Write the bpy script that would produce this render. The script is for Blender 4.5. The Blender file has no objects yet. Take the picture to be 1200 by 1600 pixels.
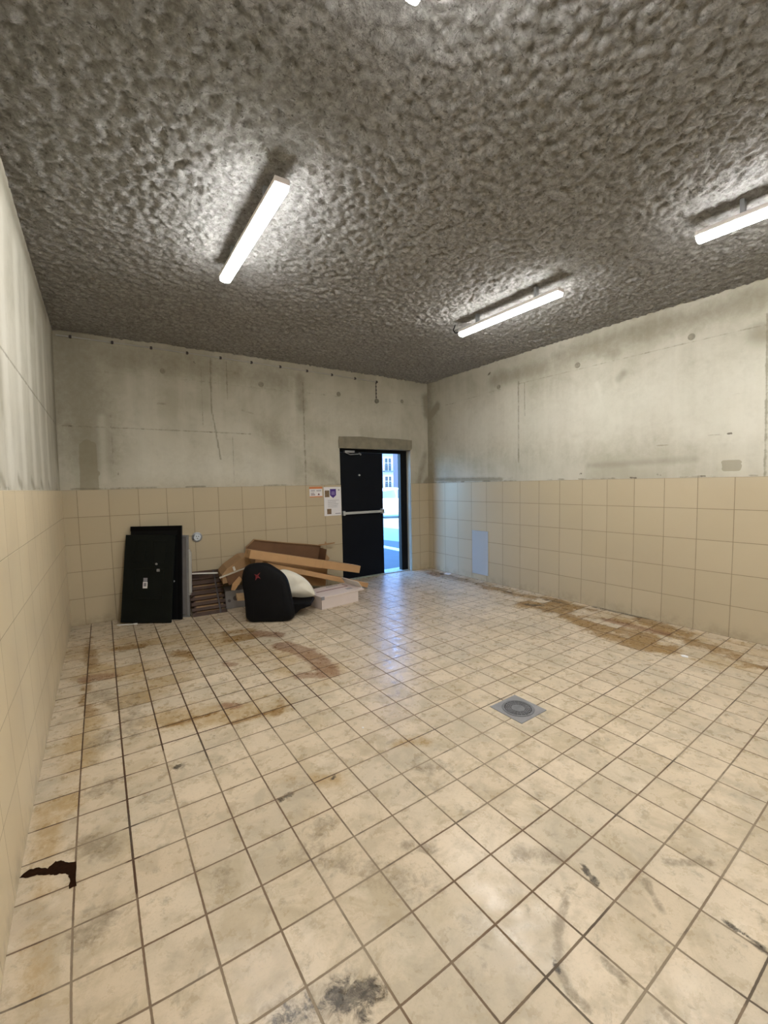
import bpy, bmesh, math, random
import numpy as np
from mathutils import Vector, Matrix, noise as mnoise
random.seed(7); rng = np.random.default_rng(7)
SC = bpy.context.scene
COL = SC.collection

# ------------------------------------------------------------------ camera
F_PX, K1 = 652.57, -0.0385          # focal length in pixels of a 1200 px wide frame, barrel distortion
CAM = Vector((0.4039, -5.5876, 1.4855))
yaw, pitch, roll = 0.5978, -0.0652, -0.0200
Fv = Vector((math.sin(yaw)*math.cos(pitch), math.cos(yaw)*math.cos(pitch), math.sin(pitch)))
Rv = Vector((math.cos(yaw), -math.sin(yaw), 0)); Uv = Rv.cross(Fv)
R2 = Rv*math.cos(roll) + Uv*math.sin(roll); U2 = -Rv*math.sin(roll) + Uv*math.cos(roll)
cd = bpy.data.cameras.new('camera'); cam = bpy.data.objects.new('camera', cd); COL.objects.link(cam)
M = Matrix.Identity(4)
for i in range(3):
    M[i][0] = R2[i]; M[i][1] = U2[i]; M[i][2] = -Fv[i]; M[i][3] = CAM[i]
cam.matrix_world = M
cd.type = 'PANO'; cd.sensor_fit = 'HORIZONTAL'; cd.sensor_width = 36.0; cd.sensor_height = 48.0
cd.clip_start = 0.02; cd.clip_end = 500
th = np.linspace(0.0, 1.06, 400); tn = np.tan(th)
rr = F_PX*tn*(1+K1*tn*tn)*36.0/1200.0
A = np.stack([rr, rr**2, rr**3, rr**4], 1)
kk = np.linalg.lstsq(A, th, rcond=None)[0]
cc = cd
cc.panorama_type = 'FISHEYE_LENS_POLYNOMIAL'
cc.fisheye_fov = math.radians(150)
cc.fisheye_polynomial_k0 = 0.0
for i in range(4): setattr(cc, 'fisheye_polynomial_k%d' % (i+1), -float(kk[i]))
SC.camera = cam

# ------------------------------------------------------------------ world, sun, exposure
SC.view_settings.view_transform = 'Standard'; SC.view_settings.look = 'None'
SC.view_settings.gamma = 1; SC.view_settings.use_curve_mapping = False
SC.view_settings.exposure = 0.0
LAMP = 93.0; LAMP_COL = (1.0, 0.99, 0.965)
w = bpy.data.worlds.new('sky'); SC.world = w; w.use_nodes = True
wn = w.node_tree; bg = wn.nodes['Background']
sky = wn.nodes.new('ShaderNodeTexSky'); sky.sky_type = 'NISHITA'; sky.sun_disc = False
sky.sun_elevation = math.radians(50); sky.sun_rotation = math.radians(180); sky.ozone_density = 3.0; sky.dust_density = 0.3
tint = wn.nodes.new('ShaderNodeMix'); tint.data_type = 'RGBA'; tint.blend_type = 'MULTIPLY'; tint.inputs[0].default_value = 1.0
tint.inputs[7].default_value = (0.50, 0.80, 1.15, 1)      # daylight against a white balance set for the warm lamps
wn.links.new(sky.outputs[0], tint.inputs[6]); wn.links.new(tint.outputs[2], bg.inputs[0]); bg.inputs[1].default_value = 3.2
sd = bpy.data.lights.new('sun', 'SUN'); sd.energy = 14; sd.angle = math.radians(0.6); sd.color = (1.0, 0.96, 0.9)
sun = bpy.data.objects.new('sun', sd); COL.objects.link(sun)
sun.rotation_euler = Vector((0.05, -0.62, 0.78)).to_track_quat('Z', 'Y').to_euler()
try: SC.cycles.max_bounces = 8; SC.cycles.diffuse_bounces = 5
except Exception: pass

# ------------------------------------------------------------------ node helpers
def nd(nt, t, ins=None, **props):
    n = nt.nodes.new('ShaderNode'+t)
    for k, v in props.items(): setattr(n, k, v)
    for k, v in (ins or {}).items():
        s = n.inputs[k]
        if isinstance(v, bpy.types.NodeSocket): nt.links.new(v, s)
        elif isinstance(v, (tuple, list)) and len(v) == 3 and s.type == 'RGBA': s.default_value = (*v, 1)
        else: s.default_value = v
    return n
def mth(nt, op, a, b=0.0, c=0.0, clamp=False):
    n = nd(nt, 'Math', {0: a, 1: b, 2: c}, operation=op, use_clamp=clamp); return n.outputs[0]
def mix(nt, f, a, b, blend='MIX'):
    n = nt.nodes.new('ShaderNodeMix'); n.data_type = 'RGBA'; n.blend_type = blend; n.clamp_factor = True
    for idx, v in ((0, f), (6, a), (7, b)):
        s = n.inputs[idx]
        if isinstance(v, bpy.types.NodeSocket): nt.links.new(v, s)
        elif isinstance(v, (tuple, list)): s.default_value = (*v[:3], 1)
        else: s.default_value = v
    return n.outputs[2]
def rmp(nt, v, a, b, c=0.0, d=1.0, smooth=True):
    return nd(nt, 'MapRange', {0: v, 1: a, 2: b, 3: c, 4: d}, interpolation_type='SMOOTHSTEP' if smooth else 'LINEAR').outputs[0]
def noi(nt, vec, scale, detail=4.0, rough=0.55, dist=0.0):
    return nd(nt, 'TexNoise', {'Vector': vec, 'Scale': scale, 'Detail': detail, 'Roughness': rough, 'Distortion': dist}).outputs[0]
def att(nt, name): return nd(nt, 'Attribute', attribute_name=name, attribute_type='GEOMETRY').outputs['Fac']
def new_mat(name):
    m = bpy.data.materials.new(name); m.use_nodes = True; nt = m.node_tree
    return m, nt, nt.nodes['Principled BSDF']
def setp(nt, b, k, v):
    s = b.inputs[k]
    if isinstance(v, bpy.types.NodeSocket): nt.links.new(v, s)
    elif isinstance(v, (tuple, list)) and len(v) == 3: s.default_value = (*v, 1)
    else: s.default_value = v
def bump(nt, b, h, strength=0.5, dist=0.01, prev=None):
    n = nd(nt, 'Bump', {'Height': h, 'Strength': strength, 'Distance': dist})
    if prev: nt.links.new(prev, n.inputs['Normal'])
    nt.links.new(n.outputs[0], b.inputs['Normal']); return n.outputs[0]
_mc = {}
def simple(name, col, rough=0.6, metal=0.0, var=0.12, scale=8.0, bmp=0.15, spec=0.5):
    if name in _mc: return _mc[name]
    m, nt, b = new_mat(name)
    tc = nd(nt, 'TexCoord').outputs['Object']
    n = noi(nt, tc, scale, 5)
    dark = tuple(c*(1-var*1.6) for c in col); lite = tuple(min(1, c*(1+var)) for c in col)
    setp(nt, b, 'Base Color', mix(nt, n, dark, lite)); setp(nt, b, 'Roughness', rough); setp(nt, b, 'Metallic', metal)
    b.inputs['Specular IOR Level'].default_value = spec
    if bmp: bump(nt, b, noi(nt, tc, scale*6, 3), bmp, 0.003)
    _mc[name] = m; return m

# ------------------------------------------------------------------ object helpers
def tag(o, label=None, cat=None, group=None, kind=None):
    if label: o['label'] = label
    if cat: o['category'] = cat
    if group: o['group'] = group
    if kind: o['kind'] = kind
    return o
def empty(name, loc=(0, 0, 0), rot=(0, 0, 0), **kw):
    o = bpy.data.objects.new(name, None); COL.objects.link(o); o.location = loc; o.rotation_euler = rot
    o.empty_display_size = 0.05
    return tag(o, **kw)
def obj(name, bm, mat, parent=None, bevel=0.0, smooth=False, seg=2):
    me = bpy.data.meshes.new(name)
    bmesh.ops.recalc_face_normals(bm, faces=bm.faces); bm.to_mesh(me); bm.free()
    me.materials.append(mat)
    if smooth:
        for p in me.polygons: p.use_smooth = True
    o = bpy.data.objects.new(name, me); COL.objects.link(o)
    if parent: o.parent = parent
    if bevel:
        b = o.modifiers.new('bevel', 'BEVEL'); b.width = bevel; b.segments = seg; b.limit_method = 'ANGLE'
    return o
def box(bm, x0, x1, y0, y1, z0, z1, M=None):
    v = [bm.verts.new((x, y, z)) for z in (z0, z1) for x, y in ((x0, y0), (x1, y0), (x1, y1), (x0, y1))]
    if M is not None:
        for q in v: q.co = M @ q.co
    for f in ((3, 2, 1, 0), (4, 5, 6, 7), (0, 1, 5, 4), (1, 2, 6, 5), (2, 3, 7, 6), (3, 0, 4, 7)): bm.faces.new([v[i] for i in f])
def B(*a, M=None):
    bm = bmesh.new(); box(bm, *a, M=M); return bm
def prism(bm, pts, y0, y1):                       # outline in local xz, thickness along y
    a = [bm.verts.new((x, y0, z)) for x, z in pts]; b = [bm.verts.new((x, y1, z)) for x, z in pts]
    bm.faces.new(a); bm.faces.new(b[::-1]); n = len(pts)
    for i in range(n): bm.faces.new((a[i], b[i], b[(i+1) % n], a[(i+1) % n]))
def cyl(bm, p0, p1, r, seg=16, r2=None, cap=True):
    p0, p1 = Vector(p0), Vector(p1); d = (p1-p0); q = d.to_track_quat('Z', 'Y').to_matrix()
    r2 = r if r2 is None else r2
    a = []; b = []
    for i in range(seg):
        t = 2*math.pi*i/seg; o = Vector((math.cos(t), math.sin(t), 0))
        a.append(bm.verts.new(p0 + q @ (o*r))); b.append(bm.verts.new(p1 + q @ (o*r2)))
    for i in range(seg): bm.faces.new((a[i], a[(i+1) % seg], b[(i+1) % seg], b[i]))
    if cap: bm.faces.new(a[::-1]); bm.faces.new(b)
def tube(bm, pts, r, seg=8):
    for i in range(len(pts)-1): cyl(bm, pts[i], pts[i+1], r, seg)
def lathe(bm, prof, seg=32, M=None):              # (r, z) profile
    rings = []
    for r, z in prof:
        rings.append([bm.verts.new((r*math.cos(2*math.pi*i/seg), r*math.sin(2*math.pi*i/seg), z)) for i in range(seg)])
    for a, b in zip(rings, rings[1:]):
        for i in range(seg): bm.faces.new((a[i], a[(i+1) % seg], b[(i+1) % seg], b[i]))
    bm.faces.new(rings[0][::-1]); bm.faces.new(rings[-1])
    if M is not None: bmesh.ops.transform(bm, matrix=M, verts=bm.verts)
def grid_object(name, us, vs, fn, mat, parent=None, attrs=None, hole=None, extra=None, smooth=False):
    """regular sheet of quads over us x vs; fn(U, V) -> x, y, z arrays; attrs: name -> array(len(us), len(vs))"""
    nu, nv = len(us), len(vs); U, V = np.meshgrid(us, vs, indexing='ij')
    X, Y, Z = fn(U, V); co = np.stack([X, Y, Z], -1).reshape(-1, 3)
    i, j = np.meshgrid(np.arange(nu-1), np.arange(nv-1), indexing='ij')
    keep = np.ones(i.shape, bool)
    if hole is not None:
        uc = (us[:-1]+us[1:])/2; vc = (vs[:-1]+vs[1:])/2; UC, VC = np.meshgrid(uc, vc, indexing='ij'); keep = ~hole(UC, VC)
    i = i[keep]; j = j[keep]; a = i*nv+j
    q = np.stack([a, a+nv, a+nv+1, a+1], -1)
    ev = []; ef = []
    if extra:
        bm = bmesh.new(); extra(bm); bm.verts.index_update()
        ev = [tuple(v.co) for v in bm.verts]; ef = [[v.index+len(co) for v in f.verts] for f in bm.faces]; bm.free()
    allco = np.concatenate([co, np.array(ev).reshape(-1, 3)]) if ev else co
    faces = q.tolist() + ef
    me = bpy.data.meshes.new(name); me.from_pydata(allco.tolist(), [], faces); me.update()
    for k, arr in (attrs or {}).items():
        at = me.attributes.new(k, 'FLOAT', 'POINT')
        d = np.zeros(len(allco), np.float32); d[:len(co)] = arr.reshape(-1); at.data.foreach_set('value', d)
    me.materials.append(mat)
    if smooth: me.polygons.foreach_set('use_smooth', [True]*len(me.polygons))
    o = bpy.data.objects.new(name, me); COL.objects.link(o)
    if parent: o.parent = parent
    return o
def strokes(us, vs, lst):
    """lst of (points, radius, strength): distance fields of worn, dirty, pale and darker marks"""
    U, V = np.meshgrid(us, vs, indexing='ij'); out = np.zeros(U.shape)
    for pts, r, s in lst:
        d = np.full(U.shape, 1e9)
        if len(pts) == 1: pts = pts+pts
        for (ax, ay), (bx, by) in zip(pts, pts[1:]):
            dx, dy = bx-ax, by-ay; L = dx*dx+dy*dy+1e-12
            t = np.clip(((U-ax)*dx+(V-ay)*dy)/L, 0, 1)
            d = np.minimum(d, np.hypot(U-ax-t*dx, V-ay-t*dy))
        out = np.maximum(out, 1.25*s*np.exp(-(d/r)**2*0.9))
    return out

# ------------------------------------------------------------------ room numbers
W, H, YB = 5.16, 3.21, -8.8          # right wall x, ceiling z, wall behind the camera
DX0, DX1, DZ = 3.42, 4.77, 2.06      # doorway in the back wall
TT = 1.5                             # top of the wall tiles

# ------------------------------------------------------------------ materials
def tile_lines(nt, u, v, size, ou, ov, half, soft=0.0015, wob=None):
    """returns (grout mask 0..1, per tile random colour, fract u, fract v)"""
    a = mth(nt, 'DIVIDE', mth(nt, 'SUBTRACT', u, ou), size); b = mth(nt, 'DIVIDE', mth(nt, 'SUBTRACT', v, ov), size)
    def edge(x):
        f = mth(nt, 'FRACT', x); return mth(nt, 'MULTIPLY', mth(nt, 'SUBTRACT', 0.5, mth(nt, 'ABSOLUTE', mth(nt, 'SUBTRACT', f, 0.5))), size)
    e1, e2 = edge(a), edge(b)
    e = mth(nt, 'MINIMUM', e1, e2)
    if wob is not None: e = mth(nt, 'ADD', e, wob)
    g = rmp(nt, e, half+soft, half-soft*0.2, 0, 1)
    cell = nd(nt, 'CombineXYZ', {0: mth(nt, 'FLOOR', a), 1: mth(nt, 'FLOOR', b)}).outputs[0]
    wn_ = nd(nt, 'TexWhiteNoise', {'Vector': cell}, noise_dimensions='3D')
    return g, wn_.outputs['Value'], wn_.outputs['Color'], e
def floor_mat():
    m, nt, b = new_mat('floor_tiles')
    tc = nd(nt, 'TexCoord').outputs['Object']; sp = nd(nt, 'SeparateXYZ', {0: tc}).outputs
    wob = mth(nt, 'MULTIPLY', mth(nt, 'SUBTRACT', noi(nt, tc, 60, 2), 0.5), 0.0022)
    g, rv, rc, e = tile_lines(nt, sp[0], sp[1], 0.2, 0.1969, -3.7476, 0.0031, 0.0013, mth(nt, 'SUBTRACT', wob, mth(nt, 'MULTIPLY', att(nt, 'grout'), 0.0009)))
    base = mix(nt, rv, (0.525, 0.428, 0.306), (0.605, 0.500, 0.368))
    # each tile gets its own clouding
    off = nd(nt, 'VectorMath', {0: tc, 1: nd(nt, 'VectorMath', {0: rc, 1: (0.35, 0.35, 0.35)}, operation='MULTIPLY').outputs[0]}, operation='ADD').outputs[0]
    cl = noi(nt, off, 7, 6, 0.62, 0.4); cl2 = noi(nt, tc, 2.2, 4, 0.6); cl3 = noi(nt, tc, 26, 5, 0.7)
    base = mix(nt, rmp(nt, cl, 0.44, 0.66, 0, 0.60), base, (0.35, 0.285, 0.195))
    base = mix(nt, rmp(nt, cl2, 0.42, 0.66, 0, 0.40), base, (0.35, 0.31, 0.235))
    base = mix(nt, rmp(nt, noi(nt, off, 3.1, 5, 0.7, 0.8), 0.50, 0.64, 0, 0.55), base, (0.37, 0.295, 0.185))
    base = mix(nt, rmp(nt, noi(nt, off, 11, 5, 0.75, 0.3), 0.56, 0.70, 0, 0.58), base, (0.25, 0.215, 0.155))
    base = mix(nt, rmp(nt, noi(nt, off, 5, 4, 0.6, 0.2), 0.58, 0.75, 0, 0.5), base, (0.66, 0.57, 0.45))
    base = mix(nt, rmp(nt, cl3, 0.56, 0.8, 0, 0.30), base, (0.30, 0.25, 0.18))
    base = mix(nt, rmp(nt, noi(nt, tc, 90, 6, 0.8), 0.50, 0.78, 0, 0.42), base, (0.27, 0.22, 0.15))
    base = mix(nt, rmp(nt, noi(nt, tc, 16, 8, 0.85, 1.2), 0.54, 0.70, 0, 0.34), base, (0.29, 0.245, 0.18))
    base = mix(nt, rmp(nt, noi(nt, tc, 150, 3, 0.8), 0.72, 0.80, 0, 0.6), base, (0.12, 0.09, 0.06))
    edge_d = mth(nt, 'MULTIPLY', rmp(nt, e, 0.02, 0.0, 0, 1), rmp(nt, noi(nt, tc, 5, 3), 0.4, 0.7, 0, 0.30))
    base = mix(nt, edge_d, base, (0.33, 0.24, 0.14))
    brk = noi(nt, tc, 20, 8, 0.75, 0.6); brk2 = noi(nt, tc, 10, 8, 0.78, 0.3)
    inner = noi(nt, tc, 24, 7, 0.8, 0.4)
    def stain_tone(name, lo, hi, amt, col, base, nz, k=0.9, pt=0.0):
        s = mth(nt, 'ADD', att(nt, name), mth(nt, 'MULTIPLY', mth(nt, 'SUBTRACT', nz, 0.5), k))
        s = mth(nt, 'ADD', s, mth(nt, 'MULTIPLY', mth(nt, 'SUBTRACT', rv, 0.5), pt))
        s = mth(nt, 'MULTIPLY', rmp(nt, s, lo, hi, 0, amt), rmp(nt, att(nt, name), 0.05, 0.5))
        s = mth(nt, 'MULTIPLY', s, rmp(nt, inner, 0.34, 0.58, 0.55, 1.0))
        return mix(nt, s, base, col), s
    base, s0 = stain_tone('yellow', 0.25, 1.2, 0.74, (0.33, 0.215, 0.080), base, brk2, 2.4, 0.8)
    base, s1 = stain_tone('ochre', 0.45, 1.05, 0.85, (0.195, 0.100, 0.018), base, brk2, 2.6, 0.9)
    base, s2 = stain_tone('red', 0.42, 0.95, 0.80, (0.185, 0.085, 0.040), base, brk2, 2.0, 0.3)
    base, s3 = stain_tone('grey', 0.5, 1.4, 0.72, (0.165, 0.128, 0.082), base, brk, 2.6)
    base, s4 = stain_tone('mould', 0.55, 1.15, 0.94, (0.030, 0.022, 0.012), base, brk, 3.2)
    gn = noi(nt, tc, 1.6, 3)
    gcol = mix(nt, rmp(nt, gn, 0.35, 0.65), (0.135, 0.085, 0.048), (0.24, 0.19, 0.13))
    rusty = mth(nt, 'MAXIMUM', mth(nt, 'MAXIMUM', s1, s0), mth(nt, 'MAXIMUM', s2, att(nt, 'grout')))
    gcol = mix(nt, rmp(nt, rusty, 0.0, 0.5), gcol, (0.058, 0.026, 0.009))
    gcol = mix(nt, rmp(nt, noi(nt, tc, 3.3, 3), 0.55, 0.64, 0, 0.75), gcol, (0.06, 0.045, 0.03))
    setp(nt, b, 'Base Color', mix(nt, g, base, gcol))
    ro = rmp(nt, noi(nt, tc, 14, 5, 0.7), 0.3, 0.75, 0.22, 0.48)
    setp(nt, b, 'Roughness', mix(nt, g, ro, (0.8, 0.8, 0.8)))
    b.inputs['Specular IOR Level'].default_value = 0.45
    p = bump(nt, b, noi(nt, off, 9, 3), 0.12, 0.01)
    bump(nt, b, mth(nt, 'SUBTRACT', 1.0, g), 0.6, 0.002, p)
    return m
def wall_tile_mat(name, ax, ou, half=0.0022, k=1.0):
    m, nt, b = new_mat(name)
    tc = nd(nt, 'TexCoord').outputs['Object']; sp = nd(nt, 'SeparateXYZ', {0: tc}).outputs
    wob = mth(nt, 'MULTIPLY', mth(nt, 'SUBTRACT', noi(nt, tc, 20, 2), 0.5), 0.0016)
    g, rv, rc, e = tile_lines(nt, sp[ax], sp[2], 0.3, ou, 0.0, half, 0.0014, wob)
    base = mix(nt, rv, (0.445*k, 0.372*k, 0.252*k), (0.475*k, 0.400*k, 0.276*k))
    base = mix(nt, rmp(nt, noi(nt, tc, 1.5, 4), 0.4, 0.75, 0, 0.3), base, (0.40, 0.33, 0.23))
    base = mix(nt, rmp(nt, noi(nt, tc, 45, 4, 0.8), 0.66, 0.8, 0, 0.35), base, (0.28, 0.22, 0.14))
    low = mth(nt, 'MULTIPLY', rmp(nt, sp[2], 0.16, 0.0), rmp(nt, noi(nt, tc, 9, 5, 0.7), 0.35, 0.7, 0, 0.5))
    base = mix(nt, low, base, (0.25, 0.20, 0.13))
    gc = mix(nt, noi(nt, tc, 4, 2), (0.19, 0.145, 0.085), (0.30, 0.25, 0.17))
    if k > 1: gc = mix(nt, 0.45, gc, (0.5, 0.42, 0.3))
    setp(nt, b, 'Base Color', mix(nt, g, base, gc)); setp(nt, b, 'Roughness', mix(nt, g, (0.36,)*3, (0.8,)*3))
    p = bump(nt, b, noi(nt, tc, 160, 2), 0.05, 0.002)
    bump(nt, b, mth(nt, 'SUBTRACT', 1.0, g), 0.5, 0.002, p)
    return m
def concrete_mat():
    m, nt, b = new_mat('shuttered_concrete')
    tc = nd(nt, 'TexCoord').outputs['Object']
    n1 = noi(nt, tc, 1.3, 5, 0.6, 0.5); n2 = noi(nt, tc, 6, 6, 0.65); n3 = noi(nt, tc, 70, 4, 0.7)
    st = nd(nt, 'Mapping', {'Vector': tc, 'Scale': (5.0, 5.0, 0.45)}).outputs[0]; n4 = noi(nt, st, 1.0, 5, 0.6)
    c = mix(nt, rmp(nt, n1, 0.3, 0.7), (0.375, 0.350, 0.275), (0.50, 0.475, 0.395))
    c = mix(nt, rmp(nt, n4, 0.4, 0.75, 0, 0.38), c, (0.60, 0.575, 0.49))
    c = mix(nt, rmp(nt, n2, 0.5, 0.8, 0, 0.35), c, (0.28, 0.26, 0.195))
    c = mix(nt, rmp(nt, n3, 0.62, 0.75, 0, 0.25), c, (0.24, 0.22, 0.17))
    br = noi(nt, tc, 14, 6, 0.7, 0.3)
    def stain_tone(nm, lo, hi, amt, col, c, k):
        a = att(nt, nm)
        s = mth(nt, 'ADD', a, mth(nt, 'MULTIPLY', mth(nt, 'SUBTRACT', br, 0.5), k))
        return mix(nt, mth(nt, 'MULTIPLY', rmp(nt, s, lo, hi, 0, amt), rmp(nt, a, 0.04, 0.3)), c, col)
    c = stain_tone('soft', 0.15, 1.2, 0.62, (0.19, 0.165, 0.11), c, 0.9)  # wide darker tone, mostly in the corners and along the ceiling edge
    c = stain_tone('pale', 0.2, 1.1, 0.5, (0.66, 0.64, 0.56), c, 0.9)
    c = stain_tone('patch', 0.62, 0.70, 0.62, (0.235, 0.205, 0.135), c, 0.35)
    c = stain_tone('line', 0.45, 1.1, 0.68, (0.19, 0.17, 0.12), c, 1.9)
    c = stain_tone('chip', 0.6, 1.0, 0.85, (0.085, 0.065, 0.045), c, 1.8)
    setp(nt, b, 'Base Color', c); setp(nt, b, 'Roughness', 0.82)
    p = bump(nt, b, n3, 0.18, 0.002)
    bump(nt, b, mth(nt, 'SUBTRACT', 1.0, att(nt, 'line')), 0.5, 0.004, p)
    return m
def ceiling_mat():
    m, nt, b = new_mat('sprayed_fibre')
    tc = nd(nt, 'TexCoord').outputs['Object']
    n1 = noi(nt, tc, 28, 7, 0.7, 0.4); n2 = noi(nt, tc, 5, 5, 0.65); n3 = noi(nt, tc, 0.9, 3)
    c = mix(nt, rmp(nt, n1, 0.3, 0.7), (0.265, 0.260, 0.250), (0.465, 0.460, 0.450))
    c = mix(nt, rmp(nt, n2, 0.5, 0.75, 0, 0.3), c, (0.22, 0.212, 0.192))
    c = mix(nt, rmp(nt, n3, 0.4, 0.65, 0, 0.25), c, (0.27, 0.262, 0.232))
    pit_shade = att(nt, 'pit_shade'); c = mix(nt, rmp(nt, pit_shade, 0.35, 1.0, 0, 0.35), c, (0.15, 0.145, 0.125))  # hollow shade painted in: recesses of the relief get a darker colour
    c = mix(nt, rmp(nt, noi(nt, tc, 42, 6, 0.72, 1.2), 0.53, 0.68, 0, 0.8), c, (0.10, 0.096, 0.084))  # noise spots coloured dark as further shaded pits, without relief
    setp(nt, b, 'Base Color', c); setp(nt, b, 'Roughness', 0.95); b.inputs['Specular IOR Level'].default_value = 0.0
    p = bump(nt, b, noi(nt, tc, 50, 6, 0.75, 0.8), 1.0, 0.016)
    bump(nt, b, noi(nt, tc, 160, 3, 0.7), 0.6, 0.004, p)
    return m
MC = concrete_mat(); MF = floor_mat(); MCEIL = ceiling_mat()
MTB = wall_tile_mat('wall_tiles_back', 0, 0.1486); MTR = wall_tile_mat('wall_tiles_right', 1, -0.431); MTL = wall_tile_mat('wall_tiles_left', 1, -0.12, 0.0010, 1.42)  # left tiles paler: lamps' grazing reflection put into their colour
M_lintel = simple('lintel_mortar', (0.25, 0.225, 0.165), 0.9, var=0.3, scale=9, bmp=0.5)
M_black = simple('black_paint', (0.006, 0.0065, 0.007), 0.5, var=0.2, bmp=0.05, spec=0.12)
M_blackdoor = simple('blue_black_steel', (0.0045, 0.006, 0.010), 0.4, var=0.2, bmp=0.02, spec=0.12)
M_steel = simple('dull_steel', (0.34, 0.35, 0.36), 0.4, 0.6, var=0.15)
M_alu = simple('satin_aluminium', (0.55, 0.57, 0.58), 0.35, 0.5, var=0.08)
M_white = simple('white_plastic', (0.72, 0.70, 0.66), 0.4, var=0.05)
M_lampbody = simple('lamp_body_plastic', (0.74, 0.68, 0.66), 0.45, var=0.04)
M_paper = simple('white_paper', (0.74, 0.73, 0.74), 0.6, var=0.03, bmp=0)
M_kraft = simple('kraft_cardboard', (0.46, 0.27, 0.125), 0.75, var=0.14, scale=5, bmp=0.1)
M_kraft2 = simple('old_cardboard', (0.36, 0.22, 0.11), 0.8, var=0.2, scale=4, bmp=0.15)
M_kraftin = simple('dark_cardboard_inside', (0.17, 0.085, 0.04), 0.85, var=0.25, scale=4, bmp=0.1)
M_wood = simple('dark_stained_wood', (0.060, 0.027, 0.014), 0.6, var=0.45, scale=14, bmp=0.3)
M_woodlt = simple('pale_wood', (0.48, 0.33, 0.18), 0.6, var=0.15, scale=20)
M_cloth = simple('white_cloth', (0.70, 0.66, 0.56), 0.9, var=0.06, scale=12, bmp=0.2)
M_fab = simple('black_leatherette', (0.005, 0.005, 0.006), 0.6, var=0.3, scale=10, bmp=0.08, spec=0.12)
M_red = simple('red_print', (0.15, 0.005, 0.012), 0.5, var=0.05)
M_orange = simple('orange_print', (0.62, 0.20, 0.06), 0.6, var=0.06, bmp=0)
M_purple = simple('purple_print', (0.055, 0.02, 0.20), 0.5, var=0.1, bmp=0)
M_ink = simple('grey_ink', (0.22, 0.22, 0.25), 0.6, var=0.1, bmp=0)
M_inkd = simple('dark_ink', (0.06, 0.05, 0.05), 0.6, var=0.1, bmp=0)
M_printbox = simple('grey_printed_card', (0.20, 0.185, 0.18), 0.6, var=0.2, scale=9)
M_whitebox = simple('white_carton', (0.62, 0.54, 0.51), 0.55, var=0.05, scale=5, bmp=0.03)
M_maroon = simple('maroon_print', (0.14, 0.03, 0.04), 0.6, var=0.1, bmp=0)
M_drain = simple('drain_steel', (0.20, 0.205, 0.22), 0.45, 0.35, var=0.25, scale=20)
M_drainplate = simple('drain_plate', (0.27, 0.27, 0.285), 0.4, 0.3, var=0.2, scale=14)
M_dirt = simple('wet_dirt', (0.020, 0.008, 0.003), 0.9, var=0.5, scale=40, bmp=0.6, spec=0.05)
M_panel = simple('panel_door_tint', (0.40, 0.44, 0.48), 0.22, var=0.03, scale=3, bmp=0)  # grey-white panel with the blue of reflected door light put into its colour
M_photo = simple('printed_photo', (0.20, 0.13, 0.07), 0.5, var=0.6, scale=60, bmp=0)

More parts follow.
